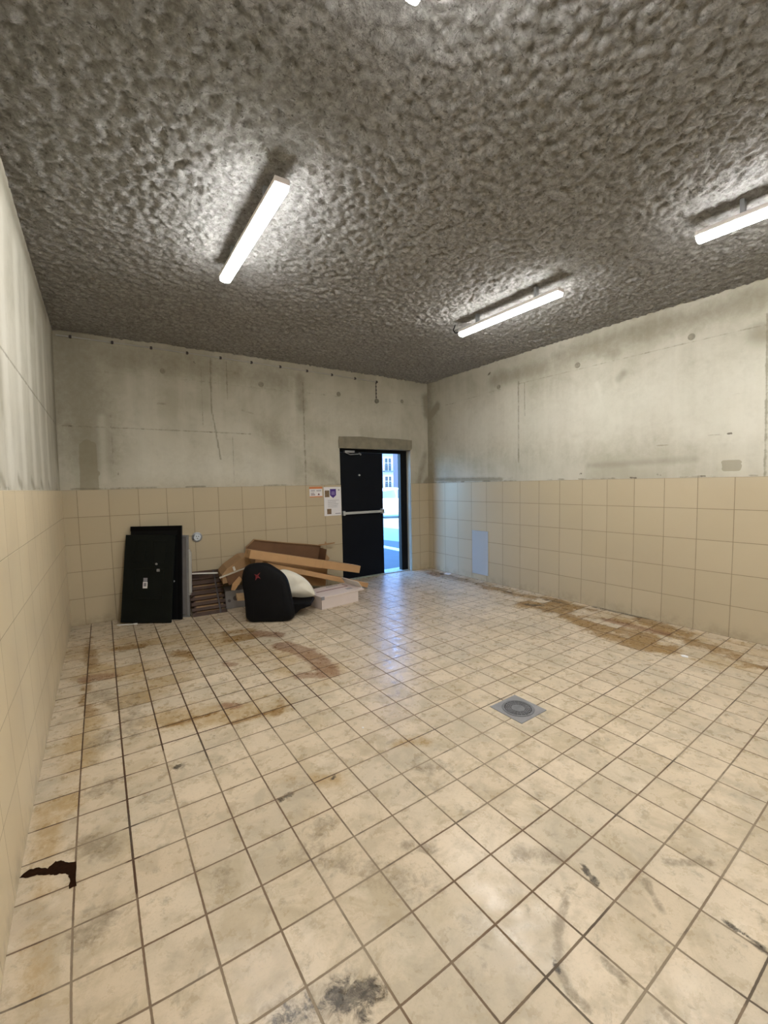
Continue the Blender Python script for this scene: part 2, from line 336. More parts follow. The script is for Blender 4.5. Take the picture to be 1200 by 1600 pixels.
# ------------------------------------------------------------------ floor
fx = np.arange(0, W+0.001, 0.0172); fy = np.concatenate([[YB], np.arange(-5.75, 0.001, 0.0172), [0.0, 0.16]])
fy = np.unique(np.round(fy, 4))
S = {
 'yellow': [([(0.19, -1.5), (0.62, -1.72)], .18, .8), ([(0.2, -2.41), (0.15, -3.2)], .12, .75), ([(0.1, -0.9), (1.2, -1.0)], .30, .62),
            ([(0.5, -2.2), (1.2, -1.6)], .25, .6), ([(4.95, -0.6), (4.9, -4.9)], .22, .72), ([(4.6, -2.4), (4.4, -4.6)], .22, .6), ([(1.2, -1.3), (1.8, -2.6)], .25, .7),
            ([(0.62, -2.62), (1.3, -2.9)], .16, .8), ([(0.08, -3.2), (0.1, -4.4)], .06, .7), ([(1.08, -3.63), (1.3, -3.8)], .06, .8), ([(1.74, -3.75), (1.86, -3.8)], .07, .8)],
 'ochre': [([(4.95, -1.35), (4.85, -1.6)], .08, 1.0), ([(4.62, -2.35), (4.72, -2.9)], .14, .95), ([(4.9, -2.6), (5.0, -3.1)], .10, .9), ([(4.45, -3.3), (4.55, -3.8)], .17, 1.0), ([(4.85, -3.9), (4.75, -4.4)], .12, .9), ([(0.18, -0.5), (0.22, -1.4)], .07, .7), ([(0.2, -1.7), (0.22, -2.3)], .06, .75), ([(1.0, -2.95), (1.4, -2.95)], .028, .85), ([(0.62, -2.75), (0.95, -2.75)], .026, .8), ([(1.28, -3.0), (1.36, -2.88)], .04, .9),([(1.43, -1.22), (1.6, -1.27)], .09, 1.15), ([(1.40, -1.42), (1.56, -1.46)], .08, 1.1), ([(4.93, -1.7), (4.88, -2.12), (5.02, -2.6)], .10, 1.0),
           ([(4.59, -2.6), (4.63, -3.0), (4.5, -3.4)], .13, 1.1), ([(4.38, -3.55), (4.32, -3.89), (4.43, -4.1)], .13, 1.15), ([(5.08, -3.6), (4.9, -4.05)], .12, 1.05),
           ([(4.7, -3.1), (4.85, -3.5)], .10, .9), ([(0.4, -1.05), (0.62, -1.1)], .07, .8), ([(0.9, -1.5), (1.1, -1.7)], .09, .75), ([(4.98, -0.25), (4.93, -1.2)], .10, .85),
           ([(4.75, -4.2), (4.6, -4.9)], .16, .8)],
 'red': [([(1.66, -1.42), (1.80, -1.6)], .08, 1.15), ([(1.74, -1.88), (1.84, -2.1), (1.86, -2.45), (1.82, -2.66)], .10, 1.25), ([(1.63, -2.57), (1.84, -2.71)], .08, 1.0),
         ([(4.78, -3.35), (4.80, -3.9)], .07, 1.1), ([(4.9, -0.3), (4.85, -0.62)], .09, 1.0), ([(0.2, -1.65), (0.35, -1.7)], .08, .9), ([(1.02, -2.7), (1.08, -2.75)], .05, .9), ([(1.2, -2.0), (1.25, -2.05)], .05, 1.0)],
 'grey': [([(0.27, -2.74), (0.32, -2.66)], .10, .9), ([(0.26, -3.21), (0.31, -3.16)], .08, .9), ([(0.24, -3.55), (0.30, -3.62)], .09, 1.0), ([(0.24, -4.0), (0.30, -3.96)], .09, .9),
          ([(0.67, -4.06), (0.69, -4.01)], .07, .8), ([(1.12, -4.02), (1.07, -4.03)], .08, .9), ([(1.71, -3.98), (1.81, -4.02)], .07, .9), ([(0.3, -2.0), (0.4, -2.3)], .12, .9),
          ([(1.7, -4.62), (1.8, -4.72)], .05, 1.0), ([(1.68, -4.83), (1.56, -4.88), (1.47, -4.94)], .022, 1.0), ([(1.45, -4.95), (1.42, -5.01), (1.42, -5.07)], .018, 1.25),
          ([(2.11, -4.99), (2.24, -5.1)], .022, 1.1), ([(1.96, -4.98), (1.89, -5.06)], .022, 1.05), ([(1.58, -5.03), (1.57, -5.10)], .018, 1.1), ([(1.58, -5.2), (1.57, -5.24)], .02, 1.1),
          ([(0.69, -4.58), (0.93, -4.66)], .09, 1.0), ([(1.0, -4.1), (1.3, -4.5)], .10, .75), ([(2.8, -2.0), (3.2, -2.3)], .25, .6), ([(3.6, -2.4), (3.9, -3.2)], .2, .6), ([(1.35, -4.3), (1.42, -4.4)], .04, .9),
          ([(1.9, -3.0), (2.6, -2.6)], .2, .6), ([(0.45, -2.7), (0.5, -2.2)], .12, .8), ([(4.0, -1.3), (4.3, -1.6)], .1, .8)],
 'mould': [([(0.70, -4.58), (0.84, -4.62)], .045, .72), ([(0.86, -4.63), (0.94, -4.665)], .055, 1.0), ([(0.90, -4.70), (0.93, -4.67)], .03, .8), ([(1.84, -4.80), (1.81, -4.87)], .014, 1.25), ([(0.64, -3.22), (0.66, -3.22)], .035, .95),
           ([(1.02, -3.76), (1.07, -3.75)], .022, .95), ([(2.01, -5.21), (2.01, -5.29), (2.0, -5.34)], .014, .95), ([(4.61, -2.45), (4.71, -2.58)], .05, 1.1), ([(5.12, -3.0), (5.13, -3.6)], .03, 1.0),
           ([(4.95, -2.45), (5.0, -2.7)], .04, .85), ([(1.31, -3.76), (1.29, -3.77)], .012, 1.1), ([(4.93, -1.8), (4.9, -2.0)], .03, .9), ([(1.46, -4.93), (1.44, -4.96)], .010, 1.1)],
 'grout': [([(0.2, -0.1), (0.2, -2.3)], .015, 1), ([(0.4, -0.1), (0.4, -3.9)], .02, 1), ([(0.6, -0.6), (0.6, -3.0)], .015, .8), ([(0.8, -0.6), (0.8, -3.2)], .02, 1), ([(1.0, -0.6), (1.0, -2.9)], .02, .8), ([(1.2, -0.6), (1.2, -2.7)], .02, 1), ([(1.4, -0.6), (1.4, -3.0)], .02, 1), ([(1.6, -0.6), (1.6, -3.0)], .02, .8),
           ([(0.6, -2.75), (1.0, -2.75)], .02, 1), ([(0.6, -2.95), (1.5, -2.95)], .02, 1), ([(1.0, -2.55), (1.6, -2.55)], .02, .7), ([(0.0, -1.95), (0.4, -1.95)], .02, .8)],
}
fa = {k: strokes(fx, fy, v) for k, v in S.items()}
floor = grid_object('floor', fx, fy, lambda U, V: (U, V, 0*U), MF, attrs=fa,
    extra=lambda bm: (box(bm, -0.3, W+0.3, YB-0.3, 0.3, -0.25, -0.02), box(bm, DX0+0.002, DX1-0.002, 0.16, 0.34, -0.02, 0.0)))
tag(floor, kind='structure')

# ------------------------------------------------------------------ ceiling: lumpy sprayed fibre, real relief
cx = np.arange(-0.02, W+0.03, 0.0125); cy = np.concatenate([np.arange(YB-0.02, -6.0, 0.05), np.arange(-6.0, 0.03, 0.0125)])
U, V = np.meshgrid(cx, cy, indexing='ij')
def lump(u, v):
    p = Vector((u, v, 0.0))
    a = mnoise.fractal(p*18.0, 0.75, 2.1, 3)
    d = mnoise.voronoi(p*31.0+Vector((a*0.8, a*0.5, 3.1)))[0]
    b = mnoise.noise(p*2.3+Vector((5, 1, 2)))
    return a, d[0], b
lv = np.array([lump(float(a), float(b)) for a, b in zip(U.ravel(), V.ravel())]).reshape(U.shape+(3,))
rel = 0.013*lv[..., 0] + 0.018*(0.4-lv[..., 1]) + 0.012*lv[..., 2]
pit_shade = np.clip(-lv[..., 0]*1.3 + (lv[..., 1]-0.45)*1.2, 0, 1)
CZ = H - rel - 0.004
ceil = grid_object('ceiling', cx, cy, lambda U, V: (U, V, CZ), MCEIL, attrs={'pit_shade': pit_shade}, smooth=True,
    extra=lambda bm: box(bm, -0.3, W+0.3, YB-0.3, 0.3, H+0.08, H+0.35))
tag(ceil, kind='structure')

# ------------------------------------------------------------------ walls
def rnd_ledge(n, L, z, seed):
    r = random.Random(seed); out = []
    for _ in range(n):
        a = r.uniform(0, L); out.append(([(a, z+r.uniform(0, .012)), (a+r.uniform(.05, .35), z+r.uniform(0, .012))], .012, r.uniform(.5, 1.0)))
    return out
g = 0.0155
bx = np.unique(np.round(np.concatenate([np.arange(0, W, g), [DX0, DX1, W]]), 4)); bz = np.unique(np.round(np.concatenate([np.arange(TT-0.05, H+0.08, g), [DZ]]), 4))
sb = {
 'line': [([(1.2, 2.82), (5.16, 2.82)], .008, .85), ([(0.3, 2.815), (1.2, 2.82)], .007, .5), ([(0.05, 2.2), (2.1, 2.19)], .012, .75), ([(2.86, 1.5), (2.86, 2.95)], .012, .95), ([(0.52, 1.55), (0.50, 2.75)], .010, .62),
          ([(1.62, 3.12), (1.61, 2.48), (1.64, 2.3), (1.70, 1.85)], .012, 1.0), ([(1.815, 3.14), (1.81, 2.62)], .009, .85), ([(1.50, 3.1), (1.50, 2.23)], .012, .65), ([(1.86, 2.15), (1.855, 1.55)], .010, .7),
          ([(3.2, 1.55), (3.2, 1.95)], .008, .55), ([(2.0, 2.5), (2.15, 2.46)], .02, .6), ([(1.0, 2.5), (1.08, 2.5)], .02, .7), ([(5.0, 2.75), (5.0, 1.5)], .012, .5), ([(1.7, 3.0), (1.95, 2.97)], .015, .6),
          ([(1.95, 2.75), (1.95, 2.3)], .008, .5), ([(1.40, 2.95), (1.40, 2.35)], .008, .5)] + rnd_ledge(16, 3.3, 1.502, 3),
 'chip': [([(1.42, 3.05), (1.44, 3.03)], .015, .8), ([(4.76, 1.78)], .018, .8), ([(0.99, 1.76)], .010, .8), ([(0.56, 1.70), (0.56, 1.66)], .010, .8)] + [([(0.1+0.37*i, 2.195), (0.16+0.37*i, 2.19)], .008, .62) for i in range(6)],
 'soft': [([(0.1, 3.2), (0.35, 1.9)], .35, .8), ([(0.0, 2.4), (0.0, 3.2)], .4, .7), ([(0.5, 3.0), (2.6, 2.95)], .22, .6), ([(5.14, 2.95), (5.16, 2.7)], .10, 1.1), ([(5.1, 1.5), (5.16, 1.56)], .06, 1.2), ([(2.4, 2.2), (2.7, 1.7)], .3, .55), ([(2.82, 3.0), (2.84, 2.6)], .10, .8), ([(3.0, 1.75), (3.3, 1.6)], .14, .6), ([(4.95, 1.5), (5.1, 2.0)], .08, .7)],
 'pale': [([(0.9, 1.7), (2.5, 1.75)], .3, .7), ([(3.1, 2.5), (4.4, 2.5)], .22, .5), ([(0.42, 2.3), (0.42, 1.6)], .06, .6)],
 'patch': [([(0.225, 1.48), (0.235, 1.98)], .042, 1.3), ([(0.32, 1.48), (0.315, 1.99)], .042, 1.3), ([(0.27, 1.48), (0.27, 2.01)], .045, 1.3), ([(0.31, 1.7), (0.35, 1.68)], .03, 1.3)],
}
ba = {k: strokes(bx, bz, v) for k, v in sb.items()}
def back_extra(bm):
    y0 = 0.0
    box(bm, -0.3, DX0, 0.012, 0.3, -0.25, 9.0); box(bm, DX1, 9.0, 0.012, 0.3, -0.25, 9.0); box(bm, DX0, DX1, 0.012, 0.3, DZ, 9.0)  # carried far above the room, unseen, added to cast the street's shade
    box(bm, -6.0, -0.3, 0.012, 0.3, -0.25, 9.0)
    bm2 = [(DX0, 0), (DX1, 0)]
    for x in (DX0, DX1):
        v = [bm.verts.new(c) for c in ((x, 0, 0), (x, 0.012, 0), (x, 0.012, DZ), (x, 0, DZ))]; bm.faces.new(v)
    v = [bm.verts.new(c) for c in ((DX0, 0, DZ), (DX1, 0, DZ), (DX1, 0.012, DZ), (DX0, 0.012, DZ))]; bm.faces.new(v)
wb = grid_object('wall_back', bx, bz, lambda U, V: (U, 0*U+0.0, V), MC, attrs=ba, hole=lambda U, V: (U > DX0) & (U < DX1) & (V < DZ), extra=back_extra)
tag(wb, kind='structure')
def cladding(name, mat, parent, boxes):
    bm = bmesh.new()
    for q in boxes: box(bm, *q)
    return obj(name, bm, mat, parent)
cladding('tile_cladding', MTB, wb, [(0.0, DX0, -0.010, 0.012, 0.0, TT), (DX1, W, -0.010, 0.012, 0.0, TT)])
bm = bmesh.new(); prism(bm, [(3.405, 2.05), (4.775, 2.06), (4.80, 2.09), (4.80, 2.225), (4.5, 2.235), (4.1, 2.228), (3.8, 2.24), (3.41, 2.225), (3.40, 2.15)], -0.016, 0.02)
obj('lintel', bm, M_lintel, wb, bevel=0.006)
def tie_holes(parent, pts, nrm):
    for p, r in pts:
        bm = bmesh.new(); p = Vector(p); n = Vector(nrm)
        cyl(bm, p-n*0.02, p+n*0.004, r, 20); obj('tie_hole_plug', bm, simple('plug_mortar', (0.29, 0.27, 0.21), 0.9, var=0.35, scale=30), parent)
tie_holes(wb, [((1.065, 0, 2.89), .030), ((2.258, 0, 2.86), .036), ((3.43, 0, 2.85), .034), ((4.612, 0, 2.856), .030)], (0, -1, 0))

ry = np.unique(np.round(np.concatenate([np.arange(-5.75, 0.001, g), [YB, 0.0]]), 4))
sr = {
 'line': [([(-0.45, 2.765), (-1.6, 2.80)], .008, .7), ([(-1.9, 2.81), (-5.5, 2.81)], .007, .85), ([(-1.90, 2.85), (-1.90, 1.75)], .012, .95), ([(-2.0, 2.8), (-2.005, 2.37)], .010, .85), ([(-1.82, 2.75), (-1.82, 2.5)], .010, .6), ([(-4.545, 1.5), (-4.545, 2.9)], .014, .9),
          ([(-0.3, 1.56), (-1.8, 1.55)], .01, .7), ([(-3.6, 1.83), (-3.75, 1.84)], .006, .8), ([(-4.1, 1.9), (-4.2, 1.9)], .006, .7), ([(-4.3, 2.26), (-4.36, 2.25)], .006, .6)] + [(([(-a, z) for a, z in p]), r, s) for p, r, s in rnd_ledge(22, 5.0, 1.503, 9)],
 'chip': [([(-2.787, 1.567), (-2.81, 1.575)], .016, 1.0), ([(-3.38, 1.512), (-3.44, 1.508)], .015, 1.0), ([(-3.65, 1.538), (-3.69, 1.533)], .012, .9), ([(-4.05, 1.515), (-4.09, 1.513)], .011, .9), ([(-1.411, 3.081), (-1.37, 3.05)], .022, .85), ([(-1.37, 2.94)], .012, .9), ([(-4.26, 1.90), (-4.29, 1.90)], .010, .9), ([(-3.8, 2.98)], .012, .8), ([(-1.40, 2.76)], .010, .9)],
 'soft': [([(0, 2.6), (-0.25, 2.78)], .08, 1.25), ([(-0.0, 1.5), (-0.1, 1.56)], .07, 1.3), ([(-0.2, 1.56), (-1.6, 1.53)], .035, 1.0), ([(-1.5, 2.95), (-2.3, 2.95)], .14, .8), ([(-2.5, 3.0), (-4.5, 3.05)], .16, .7), ([(0, 3.1), (-0.05, 1.6)], .2, .8), ([(-3.2, 2.9), (-3.0, 3.0)], .12, .8), ([(-3.3, 2.65), (-3.25, 2.6)], .05, .9), ([(-4.5, 2.75), (-4.7, 2.7)], .12, .9), ([(-2.9, 1.66), (-4.0, 1.68)], .05, .55)],
 'pale': [([(-1.0, 2.3), (-4.6, 2.2)], .5, .75), ([(-4.0, 2.0), (-4.4, 2.0)], .25, .8), ([(-3.0, 2.6), (-3.1, 2.2)], .05, .8)],
 'patch': [([(-4.235, 1.635), (-4.355, 1.635)], .020, 1.3), ([(-4.245, 1.60), (-4.355, 1.60)], .022, 1.3), ([(-4.24, 1.575), (-4.35, 1.575)], .02, 1.3)],
}
ra = {k: strokes(ry, bz, v) for k, v in sr.items()}
wr = grid_object('wall_right', ry, bz, lambda U, V: (0*U+W, U, V), MC, attrs=ra, extra=lambda bm: box(bm, W+0.012, W+0.3, YB-0.3, 0.3, -0.25, H+0.3))
tag(wr, kind='structure')
cladding('tile_cladding', MTR, wr, [(W-0.010, W+0.012, YB, -0.010, 0.0, TT)])
tie_holes(wr, [((W, -1.561, 2.84), .032), ((W, -2.76, 2.863), .034), ((W, -3.959, 2.864), .032)], (-1, 0, 0))

sl = {
 'line': [([(-0.1, 2.2), (-5.6, 2.18)], .010, .95), ([(-2.3, 2.6), (-2.3, 1.5)], .008, .5)] + [(([(-a, z) for a, z in p]), r, s) for p, r, s in rnd_ledge(14, 5.0, 1.503, 5)],
 'chip': [([(-1.0, 1.9)], .01, .7)],
 'soft': [([(-0.0, 3.1), (-0.05, 1.9)], .28, 1.0), ([(-0.6, 3.15), (-5.0, 3.15)], .08, .8), ([(-2.95, 2.1), (-2.95, 1.9)], .08, .6)] + [([(-1.0-0.5*i, 1.52), (-1.1-0.5*i, 1.56)], .04, .8) for i in range(6)],
 'pale': [([(-1.0-0.45*i, 2.9), (-1.0-0.45*i, 1.6)], .10, .9) for i in range(9)],
 'patch': [([(-9, 9)], .01, 0)],
}
la = {k: strokes(ry, bz, v) for k, v in sl.items()}
wl = grid_object('wall_left', ry, bz, lambda U, V: (0*U, U, V), MC, attrs=la, extra=lambda bm: box(bm, -0.3, -0.012, YB-0.3, 0.3, -0.25, H+0.3))
tag(wl, kind='structure')
cladding('tile_cladding', MTL, wl, [(-0.012, 0.010, YB, -0.010, 0.0, TT)])
wfm = obj('wall_front', B(-0.3, W+0.3, YB-0.3, YB, -0.25, H+0.3), MC); tag(wfm, kind='structure')
cladding('tile_cladding', MTB, wfm, [(0.01, W-0.01, YB-0.001, YB+0.01, 0, TT)])

# ------------------------------------------------------------------ door: dark frame, one leaf shut, the other half of the opening clear
FY0, FY1 = 0.11, 0.19
dr = empty('door_1', (DX0, FY0, 0)); tag(dr, kind='structure')
def rel_(bm, dx=DX0, dy=FY0):
    bmesh.ops.translate(bm, vec=(-dx, -dy, 0), verts=bm.verts); return bm
bm = bmesh.new(); box(bm, DX0, DX0+0.055, FY0, FY1, 0, DZ); box(bm, DX1-0.13, DX1, FY0, FY1, 0, DZ); box(bm, DX0+0.055, DX1-0.13, FY0, FY1, DZ-0.055, DZ)
obj('door_frame', rel_(bm), M_black, dr, bevel=0.004)
leaf = obj('door_leaf', rel_(B(DX0+0.058, 4.272, FY0+0.005, FY0+0.06, 0.012, DZ-0.058)), M_blackdoor, dr, bevel=0.003)
bm = bmesh.new(); box(bm, 3.50, 4.255, FY0-0.055, FY0-0.028, 1.035, 1.075); box(bm, 3.49, 3.53, FY0-0.05, FY0+0.006, 1.02, 1.09); box(bm, 4.21, 4.262, FY0-0.055, FY0+0.006, 1.015, 1.095)
pb = obj('push_bar', rel_(bm), M_alu, dr, bevel=0.006); pb['label'] = 'grey horizontal push bar'
bm = bmesh.new(); box(bm, 3.545, 3.72, FY0-0.05, FY0+0.006, 1.995, 2.028)
tube(bm, [(3.57, FY0-0.03, 1.995), (3.63, FY0-0.06, 1.965), (3.83, FY0-0.035, 1.982)], 0.008); cyl(bm, (3.83, FY0-0.045, 1.97), (3.83, FY0, 1.995), 0.014)
dc = obj('door_closer', rel_(bm), M_steel, dr, bevel=0.002); dc['label'] = 'silver door closer with folding arm'
bm = bmesh.new(); cyl(bm, (3.815, FY0+0.006, 1.649), (3.815, FY0-0.018, 1.649), 0.014); cyl(bm, (3.815, FY0-0.006, 1.649), (3.815, FY0-0.022, 1.649), 0.007)
obj('lock_cylinder', rel_(bm), M_alu, dr)
bm = bmesh.new(); box(bm, DX0+0.01, DX1-0.01, 0.06, 0.34, 0.0005, 0.012)
th_ = obj('door_threshold', rel_(bm), simple('threshold_mortar', (0.36, 0.40, 0.36), 0.7, var=0.5, scale=45, bmp=0.5), dr)

# ------------------------------------------------------------------ ceiling lamps
def emit_mat():
    m = bpy.data.materials.new('lit_diffuser'); m.use_nodes = True; nt = m.node_tree; nt.nodes.clear()
    o = nt.nodes.new('ShaderNodeOutputMaterial'); e = nd(nt, 'Emission', {0: LAMP_COL, 1: LAMP}); nt.links.new(e.outputs[0], o.inputs[0])
    return m
M_emit = emit_mat()
LZ = 3.045     # underside of the diffuser
def lamp(x, y0, y1, label, rz=0.0):
    L = abs(y1-y0); r = empty('batten_light', (x, (y0+y1)/2, LZ), (0, 0, rz), label=label, cat='ceiling light', group='batten lights on the ceiling')
    h = L/2
    bm = bmesh.new(); box(bm, -0.041, 0.041, -h, h, 0.034, 0.066); obj('housing', bm, M_lampbody, r, bevel=0.006)
    bm = bmesh.new(); n = 8
    prof = [(-0.039, 0.035), (-0.039, 0.018)] + [(-0.039*math.cos(t), 0.016-0.018*math.sin(t)) for t in np.linspace(0.25, math.pi-0.25, n)] + [(0.039, 0.018), (0.039, 0.035)]
    a = [bm.verts.new((px, -h+0.002, pz)) for px, pz in prof]; b = [bm.verts.new((px, h-0.002, pz)) for px, pz in prof]
    bm.faces.new(a); bm.faces.new(b[::-1])
    for i in range(len(prof)): bm.faces.new((a[i], b[i], b[(i+1) % len(prof)], a[(i+1) % len(prof)]))
    obj('diffuser', bm, M_emit, r)
    for s in (-1, 1):
        bm = bmesh.new(); box(bm, -0.043, 0.043, s*h-0.012, s*h+0.006, 0.033, 0.067); obj('end_cap', bm, M_lampbody, r, bevel=0.006)
        bm = bmesh.new(); box(bm, -0.02, 0.02, s*h*0.6-0.012, s*h*0.6+0.012, 0.064, 0.16); obj('bracket', bm, M_steel, r)
    return r
la1 = lamp(1.252, -3.445, -2.260, 'lit ceiling batten light over the left side of the room')
la2 = lamp(3.668, -3.495, -2.325, 'lit ceiling batten light nearest the doorway, over the right side')
lamp(3.700, -5.745, -4.500, 'lit ceiling batten light cut off by the right edge of the photo')
lamp(1.262, -5.765, -4.520, 'lit ceiling batten light with only its tip showing at the top edge')
lamp(1.262, -7.95, -6.70, 'ceiling batten light behind the viewer on the left side')
lamp(3.700, -7.95, -6.70, 'ceiling batten light behind the viewer on the right side')
bm = bmesh.new(); tube(bm, [(0.0, 0.60, 0.055), (-0.03, 0.645, 0.05), (-0.03, 0.675, 0.09), (0.0, 0.675, 0.15)], 0.006)
obj('cable', bm, M_black, la2)

# ------------------------------------------------------------------ conduit on the back wall
cz = 3.165
def cpt(x): return (x, -0.018, 3.150-0.0105*x)
r = empty('conduit_pipe', cpt(0.03), label='thin grey conduit pipe clipped along the top of the back wall', cat='pipe')
o = Vector(cpt(0.03))
def lp(p): return tuple(Vector(p)-o)
bm = bmesh.new(); tube(bm, [lp(cpt(0.03)), lp(cpt(4.09))], 0.0075, 10); obj('pipe', bm, simple('grey_pvc', (0.46, 0.45, 0.42), 0.5), r)
for i in range(11):
    x = 0.16+0.395*i
    bm = bmesh.new(); p = Vector(lp(cpt(x))); cyl(bm, p-Vector((0.014, 0, 0)), p+Vector((0.012, 0, 0)), 0.0125, 12); box(bm, p.x-.01, p.x+.01, p.y, p.y+0.019, p.z-.012, p.z+.02)
    obj('pipe_clip', bm, M_inkd, r)
r = empty('junction_box', (4.105, -0.001, 2.81), label='small round grey junction box with a beaded cable above it', cat='junction box')
bm = bmesh.new(); cyl(bm, (0, 0, 0), (0, -0.03, 0), 0.036, 20, 0.032); obj('cover', bm, simple('grey_box', (0.20, 0.19, 0.15), 0.7), r, bevel=0.003)
bm = bmesh.new(); cyl(bm, (-0.01, -0.012, 0.03), (-0.01, -0.012, 0.30), 0.005, 8)
for k in range(5): bmesh.ops.create_icosphere(bm, subdivisions=1, radius=0.013, matrix=Matrix.Translation((-0.01, -0.014, 0.06+0.055*k)))
obj('hanging_cable', bm, M_inkd, r)

# ------------------------------------------------------------------ notices by the door
r = empty('notice_poster', (3.13, -0.012, 1.04), label='white poster with a purple shield and two small photos beside the black door', cat='poster')
obj('sheet', B(0, 0.285, -0.003, 0, 0, 0.43), M_paper, r)
bm = bmesh.new(); prism(bm, [(0.10, 0.40), (0.20, 0.40), (0.20, 0.305), (0.175, 0.285), (0.15, 0.265), (0.125, 0.285), (0.10, 0.305)], -0.0045, -0.002); e_ = obj('emblem', bm, M_purple, r); e_['label'] = 'purple shield emblem'
bm = bmesh.new()
for k, ww in enumerate((.05, .06, .055)): box(bm, 0.15-ww/2, 0.15+ww/2, -0.0055, -0.004, 0.352-0.018*k, 0.360-0.018*k)
obj('emblem_text', bm, simple('lilac_ink', (0.35, 0.28, 0.55), 0.6, bmp=0), r)
o_ = obj('photograph', B(0.015, 0.09, -0.0045, -0.002, 0.28, 0.38), M_photo, r)
o_ = obj('photograph', B(0.045, 0.115, -0.0045, -0.002, 0.025, 0.105), M_photo, r)
bm = bmesh.new(); rt = random.Random(2)
for k in range(9):
    box(bm, 0.06, 0.06+rt.uniform(.13, .19), -0.004, -0.002, 0.235-0.0135*k, 0.238-0.0135*k)
box(bm, 0.18, 0.27, -0.004, -0.002, 0.025, 0.035); box(bm, 0.235, 0.262, -0.004, -0.002, 0.375, 0.393)
obj('printed_text', bm, M_ink, r)
r = empty('small_notice', (2.905, -0.012, 1.335), label='small white notice with an orange heading left of the large poster', cat='sign')
obj('sheet', B(0, 0.20, -0.003, 0, 0, 0.115), M_paper, r)
hd = obj('heading_strip', B(-0.002, 0.202, -0.0045, 0.0, 0.112, 0.142), M_orange, r); hd['label'] = 'orange heading strip'
obj('bottom_strip', B(0.0, 0.198, -0.0042, -0.001, -0.008, 0.004), M_orange, r)
bm = bmesh.new()
for x0, x1, z in ((.02, .085, .092), (.02, .08, .08), (.105, .185, .090), (.11, .18, .080), (.02, .07, .055), (.02, .075, .044)): box(bm, x0, x1, -0.0045, -0.002, z-.003, z+.003)
obj('printed_text', bm, M_ink, r)
bm = bmesh.new(); prism(bm, [(.125, .02), (.16, .02), (.1425, .052)], -0.0045, -0.002); box(bm, .02, .085, -.0045, -.002, .022, .032); obj('pictogram', bm, M_maroon, r)

# round socket box
r = empty('round_socket', (1.37, -0.012, 0.882), label='round chrome wall socket with its cover broken, between black panel and cartons', cat='socket')
bm = bmesh.new(); lathe(bm, [(0.040, 0.0), (0.062, 0.001), (0.062, 0.008), (0.050, 0.013), (0.044, 0.006)], 28, Matrix.Rotation(math.pi/2, 4, 'X')); obj('rim', bm, M_steel, r)
bm = bmesh.new()
prism(bm, [(-.045, -.01), (-.03, .035), (0.0, .046), (.032, .034), (.045, .005), (.030, -.034), (-.005, -.042), (-.03, -.034)], -0.022, -0.004)
obj('insert', bm, simple('bright_insert', (0.62, 0.70, 0.80), 0.25, 0.2), r, bevel=0.004)
bm = bmesh.new()
for x, z in ((-.012, .012), (.014, .010), (.0, -.016)): cyl(bm, (x, -0.020, z), (x, -0.026, z), 0.006, 10)
box(bm, -.055, -.04, -.018, -.006, -.03, -.012); obj('contacts', bm, M_inkd, r)

# access panel on right wall
r = empty('access_panel', (W-0.010, -1.20, 0.09), label='smooth blue-grey rectangular panel fixed low on the right tiled wall', cat='panel')
obj('plate', B(-0.008, 0, -0.165, 0.155, 0, 0.665), M_panel, r, bevel=0.002)
bm = bmesh.new(); box(bm, -0.010, 0, -0.168, 0.158, 0.663, 0.669); obj('top_trim', bm, M_steel, r)
for z in (0.03, 0.635):
    for y in (-0.15, 0.14):
        bm = bmesh.new(); cyl(bm, (-0.007, y, z), (-0.011, y, z), 0.005, 10); obj('screw', bm, M_steel, r)

# ------------------------------------------------------------------ floor drain
r = empty('floor_drain', (2.588, -3.900, 0.0), label='square grey metal floor drain with a round slotted grate', cat='drain')
bm = bmesh.new(); n = 40; R0 = 0.104; s_ = 0.127
sq = []
for i in range(n):
    t = 2*math.pi*i/n + math.pi/4; c_, q_ = math.cos(t), math.sin(t); k_ = s_/max(abs(c_), abs(q_)); sq.append((c_*k_, q_*k_))
a = [bm.verts.new((x, y, 0.004)) for x, y in sq]; b = [bm.verts.new((R0*math.cos(2*math.pi*i/n+math.pi/4), R0*math.sin(2*math.pi*i/n+math.pi/4), 0.004)) for i in range(n)]
c2 = [bm.verts.new((x*1.01, y*1.01, 0.0003)) for x, y in sq]; d2 = [bm.verts.new((v.co.x, v.co.y, 0.0003)) for v in b]
for i in range(n):
    j = (i+1) % n
    bm.faces.new((a[i], a[j], b[j], b[i])); bm.faces.new((c2[i], c2[j], a[j], a[i])); bm.faces.new((b[i], b[j], d2[j], d2[i]))
obj('cover_plate', bm, M_drainplate, r)
obj('shaft_shade', (lambda bm: (cyl(bm, (0, 0, 0.0003), (0, 0, 0.001), R0, 40), bm)[1])(bmesh.new()), M_inkd, r)  # dark disc laid on the floor plays the shade below the grate
bm = bmesh.new(); cyl(bm, (0, 0, 0.001), (0, 0, 0.006), 0.044, 32)
for ri, ro in ((0.050, 0.055), (0.062, 0.067), (0.074, 0.079), (0.088, 0.102)):
    n = 48; ra_ = [[bm.verts.new((q*math.cos(2*math.pi*i/n), q*math.sin(2*math.pi*i/n), z)) for i in range(n)] for q, z in ((ri, 0.001), (ri, 0.006), (ro, 0.006), (ro, 0.001))]
    for A_, B_ in zip(ra_, ra_[1:]):
        for i in range(n): bm.faces.new((A_[i], A_[(i+1) % n], B_[(i+1) % n], B_[i]))
for k in range(20):
    box(bm, 0.042, 0.092, -0.0016, 0.0016, 0.001, 0.0055, M=Matrix.Rotation(2*math.pi*k/20, 4, 'Z'))
gr_ = obj('round_grate', bm, M_drain, r)

